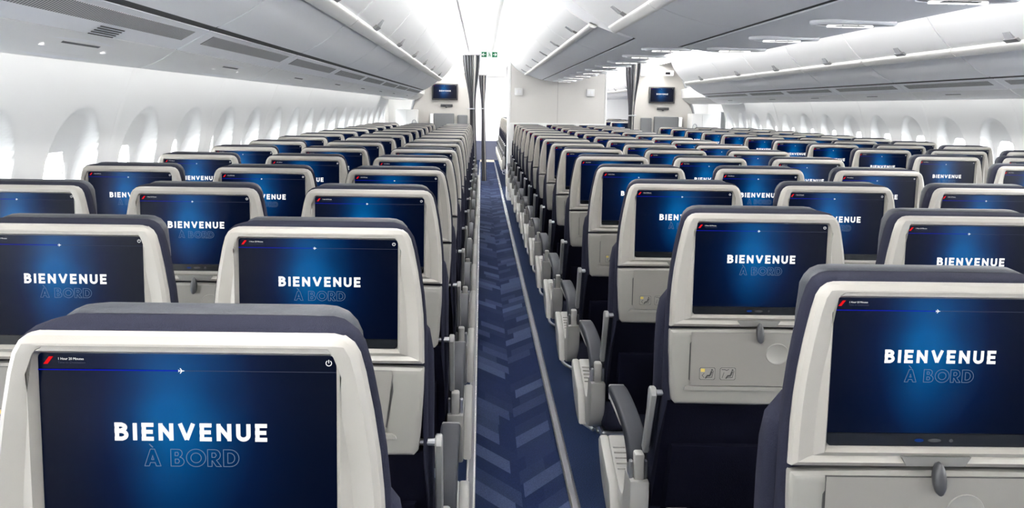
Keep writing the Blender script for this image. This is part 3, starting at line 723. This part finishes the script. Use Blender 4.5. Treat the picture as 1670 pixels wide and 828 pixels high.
    mb.loft([[back(x, d, o_) for x, d in q] for o_ in (-.003, .0045, .0052)]); mb.build('tray_ledge', M['shell_low'], root, 30)
    # finger dish
    mb = MB(); loops = []
    for r_, o_ in ((.0285, .0070), (.0275, .0084), (.0255, .0084), (.0235, .0074)):
        loops.append([back(.046+r_*math.cos(2*PI*k/28), .3165+r_*.93*math.sin(2*PI*k/28), o_) for k in range(28)])
    mb.loft(loops, cap0=False); mb.build('finger_dish', M['shell_low'], tray, 30)
    # side slot
    mb = MB(); q = [(-.1655, .295), (-.1625, .290), (-.1625, .388), (-.1655, .384)]; mb.loft([[back(x, d, o_) for x, d in q] for o_ in (-.002, .0012)]); 
    q = [(.1520, .290), (.1500, .300), (.1365, .384), (.1400, .388), (.1530, .310)]; mb.loft([[back(x, d, o_) for x, d in q] for o_ in (-.002, .0012)])
    mb.build('side_slot', M['groove'], root, 0)
    # pictogram plates
    for x0 in (-.1415, -.0915):
        mb = MB(); x1 = x0+.0385; d0, d1 = .3515, .3825; r_ = .003
        def rr(i_): 
            a = [(x0+i_, d0+i_+r_), (x0+i_+r_, d0+i_), (x1-i_-r_, d0+i_), (x1-i_, d0+i_+r_), (x1-i_, d1-i_-r_), (x1-i_-r_, d1-i_), (x0+i_+r_, d1-i_), (x0+i_, d1-i_-r_)]
            return a
        mb.loft([[back(x, d, .0068) for x, d in rr(0)], [back(x, d, .0076) for x, d in rr(0)]], mi=0)
        mb.loft([[back(x, d, .0079) for x, d in rr(.0000)], [back(x, d, .0079) for x, d in rr(.0009)]], cap0=False, cap1=False, mi=1)
        def Pp(p): return back(x0+p.x, d0+p.y, .0081)
        # seated figure: body, thigh, shin, head, seat
        ribbon(mb, [(.030, .009), (.0265, .019)], .0042, Pp, 1); ribbon(mb, [(.0270, .020), (.0185, .021)], .0042, Pp, 1); ribbon(mb, [(.0190, .021), (.0150, .0275)], .0032, Pp, 1)
        ribbon(mb, [(.034, .008), (.0305, .0245), (.018, .0255)], .0015, Pp, 1)
        mb.add([back(x0+.0305+.0022*math.cos(2*PI*k/10), d0+.0060+.0022*math.sin(2*PI*k/10), .0081) for k in range(10)], [tuple(range(10))], 1)
        if x0 < -.12:
            mb.add([back(x0+a, d0+b, .0081) for a, b in ((.003, .003), (.013, .003), (.013, .011), (.003, .011))], [(0, 1, 2, 3)], 2)
            ribbon(mb, [(.012, .014), (.007, .020), (.012, .026)], .0012, Pp, 1)
        else:
            ribbon(mb, [(.004, .005), (.012, .005), (.016, .007), (.022, .004)], .0016, Pp, 1); ribbon(mb, [(.010, .012), (.006, .026)], .0012, Pp, 1)
        mb.build('pictogram', [M['sticker'], M['ink'], M['yellow']], tray, 0)
    # --- fabric backrest, leather headrest
    tab = [(-.027, .150), (-.0265, .160), (-.023, .173), (-.015, .184), (-.003, .1915), (.02, .198), (.064, .2065), (.111, .2135), (.152, .2175), (.19, .220), (.25, .222), (.45, .224), (.75, .224)]
    SH = lambda d: .10*smooth01((d-.45)/.4)
    cushion('backrest', tab, -.027, .76, ((.016, .010, .004), (.024, .002, .001), (.036, .001, 0), (.060, .006, 0), (.082, .016, .001), (.098, .032, .004), (.106, .050, .012)), M['fabric'], root, shear=SH)
    tabb = [(.17, .170), (.185, .205), (.21, .224), (.25, .231), (.32, .233), (.45, .233), (.75, .233)]
    cushion('side_bolster', tabb, .17, .755, ((.050, .012), (.058, .003), (.075, 0), (.110, .004), (.135, .020), (.148, .045)), M['fabric'], root, shear=SH)
    tabh = [(-.030, .132), (-.0285, .148), (-.023, .161), (-.013, .170), (.0, .176), (.05, .180), (.12, .180), (.18, .172)]
    cushion('headrest', tabh, -.030, .19, ((.074, .008, .003), (.080, .002, 0), (.105, 0, 0), (.122, .005, .003), (.134, .022, .014)), M['leather'], root)
    # --- rear cloth cover below the shell, pocket
    mb = MB(); q = [(-.212, .445), (.212, .445), (.222, .56), (.226, .76), (-.226, .76), (-.222, .56)]
    mb.loft([[back(x, d, o_-(.10*smooth01((d-.45)/.4))) for x, d in q] for o_ in (-.045, -.014, -.010)]); mb.build('rear_cover', M['dark'], root, 30)
    mb = MB(); loops = []
    for d, o_ in ((.56, .004), (.565, .006), (.60, .012), (.70, .018), (.80, .010)):
        loops.append([back(x, d, oo-(.10*smooth01((d-.45)/.4))) for x, oo in ((-.20, -.012), (-.195, o_), (0, o_+.006), (.195, o_), (.20, -.012))])
    mb.loft(loops); mb.build('seat_pocket', M['dark'], root, 40)
    # --- bottom cushion and frame
    mb = MB(); mb.box(-.238, .238, .12, .60, .315, .445, .035, 3); mb.build('seat_cushion', M['fabric'], root, 60)
    mb = MB(); mb.box(-.235, .235, .14, .56, .285, .316, .006, 1); mb.build('seat_pan', M['metal'], root)
    for y in (.20, .50):
        mb = MB(); mb.tube([(-.12, y, .29), (-.12, y+(.03 if y > .3 else -.02), .012)], .014, 10); mb.box(-.14, -.10, y-.04+(.03 if y > .3 else -.02), y+.04+(.03 if y > .3 else -.02), 0, .016, .004, 1); mb.build('leg', M['metal'], root)
    mb = MB(); mb.tube([(-.12, .17, .05), (-.12, .54, .14)], .009, 8); mb.build('stretcher', M['metal'], root)
    return root
def zl(Y): return EYE+Y
def add_inner_arm(root, x):
    pad = [(.13, zl(-.885)), (.15, zl(-.860)), (.25, zl(-.842)), (.46, zl(-.835)), (.485, zl(-.845)), (.48, zl(-.872)), (.30, zl(-.880)), (.16, zl(-.905))]
    mb = MB(); mb.prism(pad, x-.0175, x+.0175, 'x', .008, 2); mb.build('armrest_pad', M['armpad'], root, 40)
    arm = [(.09, zl(-.93)), (.10, zl(-.87)), (.14, zl(-.862)), (.17, zl(-.885)), (.46, zl(-.868)), (.465, zl(-.885)), (.20, zl(-.915)), (.13, zl(-.96))]
    mb = MB(); mb.prism(arm, x-.014, x+.014, 'x', .004, 1); mb.build('armrest_arm', M['armwhite'], root, 40)
def add_aisle_arm(root, x, s):
    # s: +1 aisle lies to the right of the seat, -1 to the left
    top = [(.150, zl(-.925)), (.158, zl(-.895)), (.185, zl(-.868)), (.235, zl(-.850)), (.32, zl(-.838)), (.42, zl(-.832)), (.50, zl(-.834)), (.522, zl(-.842)), (.526, zl(-.856))]
    low = [(.515, zl(-.866)), (.42, zl(-.866)), (.32, zl(-.872)), (.25, zl(-.884)), (.20, zl(-.910)), (.178, zl(-.940))]
    tp = spline(top, 3); lw = spline(low, 3)
    mb = MB(); mb.prism(tp+lw, x-.026, x+.026, 'x', .009, 3); mb.build('armrest_pad', M['armpad'], root, 45)
    mb = MB(); mb.prism([(.530, zl(-.840)), (.522, zl(-.885)), (.50, zl(-.878)), (.30, zl(-.882)), (.30, zl(-.872)), (.51, zl(-.862)), (.526, zl(-.838))], x-.024, x+.024, 'x', .003, 1); mb.build('armrest_trim', M['armwhite'], root, 40)
    # hinge block at the rear
    mb = MB(); mb.box(x-.013, x+.013, .128, .19, zl(-.965), zl(-.893), .006, 2); mb.build('hinge_cover', M['armwhite'], root)
    for xh in (x-.019, x+.019): mb = MB(); mb.box(xh-.005, xh+.005, .140, .185, zl(-.965), zl(-.915), .003, 1); mb.build('hinge', M['metal'], root)
    # C-shaped side shroud: rear post, curved base, forward foot
    outer = spline([(.118, zl(-.962)), (.118, zl(-1.02)), (.135, zl(-1.085)), (.175, zl(-1.135)), (.24, zl(-1.155)), (.33, zl(-1.145)), (.43, zl(-1.105)), (.50, zl(-1.05)), (.525, zl(-1.005))], 3)
    inner = spline([(.505, zl(-.990)), (.44, zl(-1.010)), (.36, zl(-1.035)), (.28, zl(-1.055)), (.235, zl(-1.045)), (.212, zl(-1.01)), (.205, zl(-.962))], 3)
    n = 0
    mb = MB(); xs0, xs1 = (x-.026, x+.026)
    mb.prism(outer+inner, xs0, xs1, 'x', .007, 2); mb.build('side_shroud', M['armwhite'], root, 40)
    ft = [(p[0], p[1]) for p in outer[len(outer)//2:]]+[(p[0], p[1]) for p in inner[:len(inner)//2]]
    mb = MB(); a, b = sorted((x+s*.024, x+s*.052)); mb.prism(ft, a, b, 'x', .007, 2); mb.build('shroud_step', M['armwhite'], root, 40)
    mb = MB()
    for k in range(5):
        y = .36+.022*k; z = zl(-1.035)+(.36-.36)+(y-.36)*.32; mb.box(x-.018, x+.018, y, y+.007, z-.002, z+.004, .001, 1)
    mb.build('grip_rib', M['armwhite'], root)
    # bracket between the shell and the arm
    mb = MB(); p = back(s*.200, .430, -.03); x1 = x-s*.012
    mb.tube([p, (x1, p[1], p[2])], .0075, 10); mb.build('bracket_pin', M['metal'], root)
    mb = MB(); a, b = sorted((x1-s*.006, x1+s*.010))
    y0 = p[1]; z0 = p[2]
    mb.prism(spline([(y0-.014, z0-.004), (y0-.008, z0+.010), (y0+.006, z0+.014), (y0+.022, z0+.004), (y0+.035, z0-.05), (y0+.06, z0-.11), (y0+.085, z0-.17)], 2)+[(y0+.062, z0-.18), (y0+.035, z0-.12), (y0+.010, z0-.06)], a, b, 'x', .003, 1)
    mb.build('arm_bracket', M['bracket'], root, 40)
    # luggage bar by the floor
    xb = x+s*.006
    mb = MB(); mb.tube(spline([(xb, .44, zl(-1.13)), (xb, .53, zl(-1.11)), (xb, .585, zl(-1.14)), (xb, .59, zl(-1.20)), (xb, .54, zl(-1.25)), (xb-s*.04, .46, zl(-1.26))], 4), .0075, 8); mb.build('luggage_bar', M['metal'], root, 60)
base = build_seat()
def variant(arms):
    r = copy_tree(base)
    for kind, x, s in arms:
        (add_inner_arm(r, x) if kind == 'in' else add_aisle_arm(r, x, s))
    return r
HS = .255
V = {'S': variant([('in', -HS, 0)]), 'SA': variant([('in', -HS, 0), ('ai', HS, 1)]), 'AL': variant([('ai', -HS, -1)]), 'SS': variant([('in', -HS, 0), ('in', HS, 0)])}
def drop(o):
    for c in list(o.children): drop(c)
    bpy.data.objects.remove(o)
drop(base)
ZL0, ZR0, PT = .8991, 1.2254, .787
cols = []
for name, blk, x, kind, z0, rows in (
    ('window seat', 'left', -1.345, 'S', ZL0, 15), ('middle seat', 'left', -.835, 'S', ZL0, 15), ('aisle seat', 'left', -.3246, 'SA', ZL0, 15),
    ('left aisle seat', 'centre', .6796, 'AL', ZR0, 15), ('middle seat', 'centre', 1.190, 'S', ZR0, 15), ('right aisle seat', 'centre', 1.700, 'SA', ZR0, 15),
    ('aisle seat', 'right', 2.68, 'AL', ZL0, 15), ('middle seat', 'right', 3.19, 'S', ZL0, 15), ('window seat', 'right', 3.70, 'SS', ZL0, 15)):
    cols.append((name, blk, x, kind, z0, rows))
for name, blk, x, kind, z0, rows in cols:
    n = 0
    for k in range(rows):
        z = z0+PT*k; dx = 0
        if k == 0: z += -.0114 if blk == 'left' else -.0196; dx = .0117 if blk == 'left' else 0
        xs = (x-.26, x+.26)
        if not any(-6 < to_px(a, z+dy, h)[0] < 1676 and to_px(a, z+dy, h)[1] < 834 for a in (x-.22, x, x+.22) for dy in (0, .1) for h in (1.2, 1.0)): continue
        r = copy_tree(V[kind]); r.location = (x+dx, z, 0)
        tag(r, '%s cream-backed %s of the %s block' % (ORD[n], name, blk), 'seat', '%ss of the %s block' % (name, blk)); n += 1
# seats of the forward cabin seen through the aisles
for blk, x, kind, zs, txt in (('centre', .6796, 'AL', [15.6+.787*k for k in range(8)], 'past the centre bulkhead'), ('right', 2.68, 'AL', [16.4+.787*k for k in range(6)], 'past the right aisle curtain'), ('rightm', 3.19, 'S', [16.4+.787*k for k in range(6)], 'past the right curtain, one in from the aisle')):
    for n, z in enumerate(zs):
        r = copy_tree(V[kind]); r.location = (x, z, 0)
        tag(r, '%s forward cabin seat %s' % (ORD[n], txt), 'seat', 'forward cabin seats ' + txt)
for v in V.values(): drop(v)
# ================================================================ bulkheads and what hangs on them
mb = MB(); mb.box(.447, 1.935, ZW, ZW+.08, 0, H(.95), .006, 1); wf = struct(mb.build('wall_front_centre', M['cream2']))
mb = MB(); mb.box(1.188, 1.192, ZW-.002, ZW+.01, 0, H(.6)); tn += 1; struct(mb.build('trim_%d' % tn, M['seam'], smooth=0))
mb = MB(); mb.box(.447, 1.935, ZW-.012, ZW+.001, 0, H(-.235), .003, 1); tn += 1; struct(mb.build('trim_%d' % tn, M['white']))
mb = MB(); mb.box(.418, .452, ZW-.01, ZW+.62, 0, H(.88), .006, 1); tn += 1; struct(mb.build('trim_%d' % tn, M['white']))
mb = MB(); mb.box(1.93, 1.96, ZW-.01, ZW+.10, 0, H(.88), .006, 1); tn += 1; struct(mb.build('trim_%d' % tn, M['white']))
for s, nm in ((-1, 'left'), (1, 'right')):
    # bulkhead with the curved outboard edge
    pts = [(1.28, -1.46), (1.28, .60), (1.30, .98), (1.6, 1.05), (2.0, .92)]+[(2.05, .75), (2.16, .50), (2.27, .20), (2.36, -.05), (2.42, -.30), (2.44, -1.46)]
    mb = MB(); mb.prism([(XC+s*a, H(y)) for a, y in pts], ZF, ZF+.06, 'y'); struct(mb.build('wall_front_%s' % nm, M['cream'], smooth=0))
    mb = MB(); e = [(XC+s*a, ZF-.01, H(y)) for a, y in ((2.02, .80), (2.10, .62), (2.21, .35), (2.32, .05), (2.40, -.25), (2.42, -.50))]
    mb.tube(e, .018, 8); tn += 1; struct(mb.build('trim_%d' % tn, M['handle']))
    mb = MB(); mb.box(*sorted((XC+s*2.43, XC+s*3.1)), ZF+.9, ZF+.95, 0, H(1.0)); struct(mb.build('wall_front_%s_outer' % nm, M['white'], smooth=0))
    # exit door with bright porthole outboard of the bulkhead
    xo = XC+s*2.86
    d = empty('door_%d' % (1 if s < 0 else 2), (xo, 13.78, 0)); struct(d)
    mb = MB(); dh = H(.42); fr = [(0, 0), (1.1, 0), (1.1, dh), (0, dh)]
    for (y0, y1, z0, z1) in ((0, .22, 0, dh), (.72, 1.36, 0, dh), (.22, .72, 0, H(-.62)), (.22, .72, H(-.02), dh)):
        mb.box(-.03, .03, y0, y1, z0, z1)
    mb.build('door_leaf', M['white'], d, 0)
    mb = MB(); mb.box(-.005, .005, .20, .74, H(-.64), H(0)); mb.build('door_pane', M['glass'], d, 0)
    # white cabinet with grab handle
    xb0, xb1 = XC+s*2.24, XC+s*2.56
    c = empty('cabinet', ((xb0+xb1)/2, ZF-.3, 0)); tag(c, 'white cabinet with a grab handle beside the %s exit door' % nm, 'cabinet')
    mb = MB(); mb.box(-.17, .17, -.08, .24, 0, H(-.055), .012, 2); mb.build('cabinet_body', M['cabinet'], c)
    mb = MB(); mb.box(-.001, .001, -.083, -.079, .9, H(-.07)); mb.build('door_gap', M['seam'], c, 0)
    mb = MB(); hx = -s*.125; mb.tube(spline([(hx-.03, -.085, H(-.34)), (hx-.03, -.105, H(-.25)), (hx, -.11, H(-.22)), (hx+.03, -.105, H(-.25)), (hx+.03, -.085, H(-.34))], 4), .008, 8); mb.build('grab_handle', M['handle'], c, 60)
    # monitor
    xm = XC+s*1.80
    t = empty('wall_monitor', (xm, ZF-.03, H(.255))); tag(t, 'wall monitor with a blue welcome picture on the %s bulkhead' % nm, 'monitor', 'bulkhead monitors')
    mb = MB(); mb.box(-.215, .215, -.02, .03, -.145, .125, .008, 2); mb.build('housing', M['latch'], t)
    mb = MB(); screen_art(mb, .385, .225, 1.15, False); mb.recalc = False
    q = mb.build('screen', [M['screen'], M['txt'], M['outline'], M['red'], M['blueline'], M['greyline']], t, 0); q.location = (0, -.0215, .105)
    # camera / phone fixture below
    fx = empty('wall_fixture', (xm+.03, ZF-.012, H(.02))); tag(fx, 'small dark control fixture under the %s bulkhead monitor' % nm, 'fixture')
    mb = MB(); mb.box(-.10, .10, -.015, .012, -.022, .022, .006, 2); mb.build('plate', M['latch'], fx)
    mb = MB(); mb.box(-.02, .01, -.03, -.015, -.04, .012, .004, 1); mb.build('hook', M['latch'], fx)
    # grey padded panels of the folded crew seat
    cs = empty('crew_seat', (xm+.02, ZF-.05, 0)); tag(cs, 'folded grey crew seat against the %s bulkhead' % nm, 'crew seat')
    wa_, wb_ = (-.20, .14) if s < 0 else (-.14, .26)
    mb = MB(); mb.box(wa_, wb_, -.05, .05, .30, H(-.11), .015, 2); mb.build('backrest', M['greypanel'], cs)
    n0, n1 = (.19, .36) if s < 0 else (-.36, -.18)
    mb = MB(); mb.box(n0, n1, -.03, .05, .30, H(-.135), .015, 2); mb.build('side_pad', M['greypanel'], cs)
    fa, fb = (-.26, -.205) if s < 0 else (.265, .32)
    mb = MB(); mb.box(fa, fb, -.05, .05, .30, H(-.12), .01, 2); mb.build('seat_frame', M['white'], cs)
    # sign bracket above
    b = empty('ceiling_bracket', (XC+s*1.49, ZF-.1, H(.62))); tag(b, 'small pale bracket box under the %s aisle ceiling edge' % nm, 'bracket')
    mb = MB(); mb.box(-.055, .055, -.04, .05, -.07, .06, .012, 2); mb.build('box', M['bin'], b)
    mb = MB(); mb.prism([(-.05, .06), (.06, .06), (.0, .17)], -.02, .03, 'y'); mb.build('stay', M['handle'], b, 0)
# centre wall: lit signs and three bulkhead screens
for x, lb in ((.575, 'left'), (1.70, 'right')):
    t = empty('cabin_sign', (x, ZW-.012, H(.25))); tag(t, 'small square white sign on the %s side of the centre bulkhead' % lb, 'sign', 'signs on the centre bulkhead')
    mb = MB(); mb.box(-.062, .062, -.02, .01, -.058, .058, .006, 2); mb.build('housing', M['white'], t)
    mb = MB(); mb.box(-.036, -.008, -.0215, -.0195, -.022, .026); mb.box(.008, .036, -.0215, -.0195, -.022, .026); mb.build('pictogram', M['bin'], t, 0)
for x, lb in ((.6796, 'left'), (1.19, 'middle'), (1.70, 'right')):
    t = empty('bulkhead_screen', (x, ZW-.03, ZSC)); tag(t, 'blue screen on the centre bulkhead facing the %s front seat' % lb, 'monitor', 'screens on the centre bulkhead')
    mb = MB(); mb.box(-.168, .168, -.012, .03, -.235, .010, .006, 2); mb.build('housing', M['bezel'], t)
    mb = MB(); screen_art(mb, SW, SHT, 1, False); mb.recalc = False
    q = mb.build('screen', [M['screen'], M['txt'], M['outline'], M['red'], M['blueline'], M['greyline']], t, 0); q.location = (0, -.0135, 0)
# curtains
def curtain(x, z, top, pinch, bottom, w_top, w_pinch, w_bot, nf, label, lean=0, pale=True):
    root = empty('curtain', (x, z, 0)); tag(root, label, 'curtain', 'grey aisle curtains')
    def cloth(off, wt, wp, wb, nf, nm, m_):
        mb = MB(); loops = []; rows = 26
        for r in range(rows+1):
            t = r/rows; h = top+(bottom-top)*t
            if h > pinch: q = (top-h)/(top-pinch); w_ = wt+(wp-wt)*smooth01(q)
            else: q = (pinch-h)/(pinch-bottom); w_ = wp+(wb-wp)*smooth01(q*1.3)
            cx = off*w_+lean*t; N_ = nf*8; ln = []
            for k in range(N_+1):
                u = k/N_; amp = .022*(.35+.65*w_/wt); ln.append((cx-w_/2+w_*u, amp*math.sin(u*nf*2*PI), h))
            ln2 = [(a, b+.006, c) for a, b, c in ln[::-1]]; loops.append(ln+ln2)
        mb.loft(loops); return mb.build(nm, m_, root, 60)
    cloth(0, w_top, w_pinch, w_bot, nf, 'drape', M['curtain'])
    if pale: cloth(.62, w_top*.22, w_pinch*.3, w_bot*.3, 1, 'lining', M['curtain_pale'])
    mb = MB(); mb.box(-w_pinch*.62, w_pinch*.7, -.035, .035, pinch-.008, pinch+.012, .004, 1); mb.build('tieback', M['metal'], root)
    mb = MB(); mb.tube([(-w_top*.55, 0, top+.01), (w_top*.65, 0, top+.01)], .012, 8); mb.build('curtain_rail', M['handle'], root)
    return root
curtain(-.168, 13.3, H(.80), H(-.03), .05, .27, .085, .11, 6, 'grey curtain drawn beside the left aisle before the bulkhead', lean=.07)
curtain(2.385, 13.5, H(.80), H(-.10), .05, .26, .09, .12, 5, 'grey curtain drawn beside the right aisle before the bulkhead', lean=-.03)
curtain(.01, 16.3, H(.60), H(-.03), .05, .14, .06, .09, 3, 'narrow grey curtain further up the left aisle', lean=.06)
# left aisle portal beyond the curtain: lintel, far wall
mb = MB(); mb.box(-.10, .46, 16.4, 16.6, H(.58), H(.92), .01, 1); tn += 1; struct(mb.build('trim_%d' % tn, M['white']))
mb = MB(); mb.box(-2.2, 4.6, ZEND, ZEND+.06, 0, 3.1); struct(mb.build('wall_front_far', M['bin'], smooth=0))
mb = MB(); mb.box(-.4, .8, ZEND-.02, ZEND+.001, 0, H(-.93)); tn += 1; struct(mb.build('trim_%d' % tn, M['navywall'], smooth=0))
mb = MB(); mb.box(-.4, .8, ZEND-.015, ZEND+.001, H(-.32), H(-.30)); tn += 1; struct(mb.build('trim_%d' % tn, M['bin'], smooth=0))
mb = MB(); mb.box(-.19, -.13, 14.3, 21, 0, H(.75)); struct(mb.build('wall_galley_left', M['white'], smooth=0))
# exit sign over the left aisle
t = empty('exit_sign', (.115, 14.0, H(.855))); tag(t, 'green and white exit sign with arrows over the left aisle', 'sign')
mb = MB(); mb.box(-.135, .135, -.02, .02, -.052, .048, .008, 2); mb.build('housing', M['signwhite'], t)
for xa in (-.128, .045): mb = MB(); mb.box(xa, xa+.083, -.0225, -.0195, -.042, .040); mb.build('arrow_field', M['green'], t, 0)
mb = MB()
for s in (-1, 1):
    P = lambda p: (p.x, -.0235, p.y)
    ribbon(mb, [(s*.060, 0), (s*.112, 0)], .010, P, 0); ribbon(mb, [(s*.088, .024), (s*.114, 0), (s*.088, -.024)], .010, P, 0)
mb.build('arrow', M['signwhite'], t, 0)
mb = MB(); P = lambda p: (p.x, -.0235, p.y)
ribbon(mb, [(-.004, .018), (.004, -.004), (.018, -.012), (.014, -.032)], .009, P, 0); ribbon(mb, [(.004, -.004), (-.014, -.028)], .009, P, 0); ribbon(mb, [(-.020, .004), (-.002, .014), (.020, .006)], .006, P, 0)
mb.disc((-.006, -.0235, .029), .007, 'y', 12); mb.build('running_figure', M['green'], t, 0)
# round ceiling camera by the right bulkhead
t = empty('ceiling_camera', (3.06, ZF-.12, H(.60))); tag(t, 'small pale box with a dark lens above the right bulkhead monitor', 'camera')
mb = MB(); mb.box(-.10, .10, -.02, .05, -.045, .05, .02, 3); mb.build('housing', M['bin'], t)
mb = MB(); mb.box(-.045, .035, -.023, -.019, -.020, .020, .002, 1); mb.build('lens', M['bezel'], t)
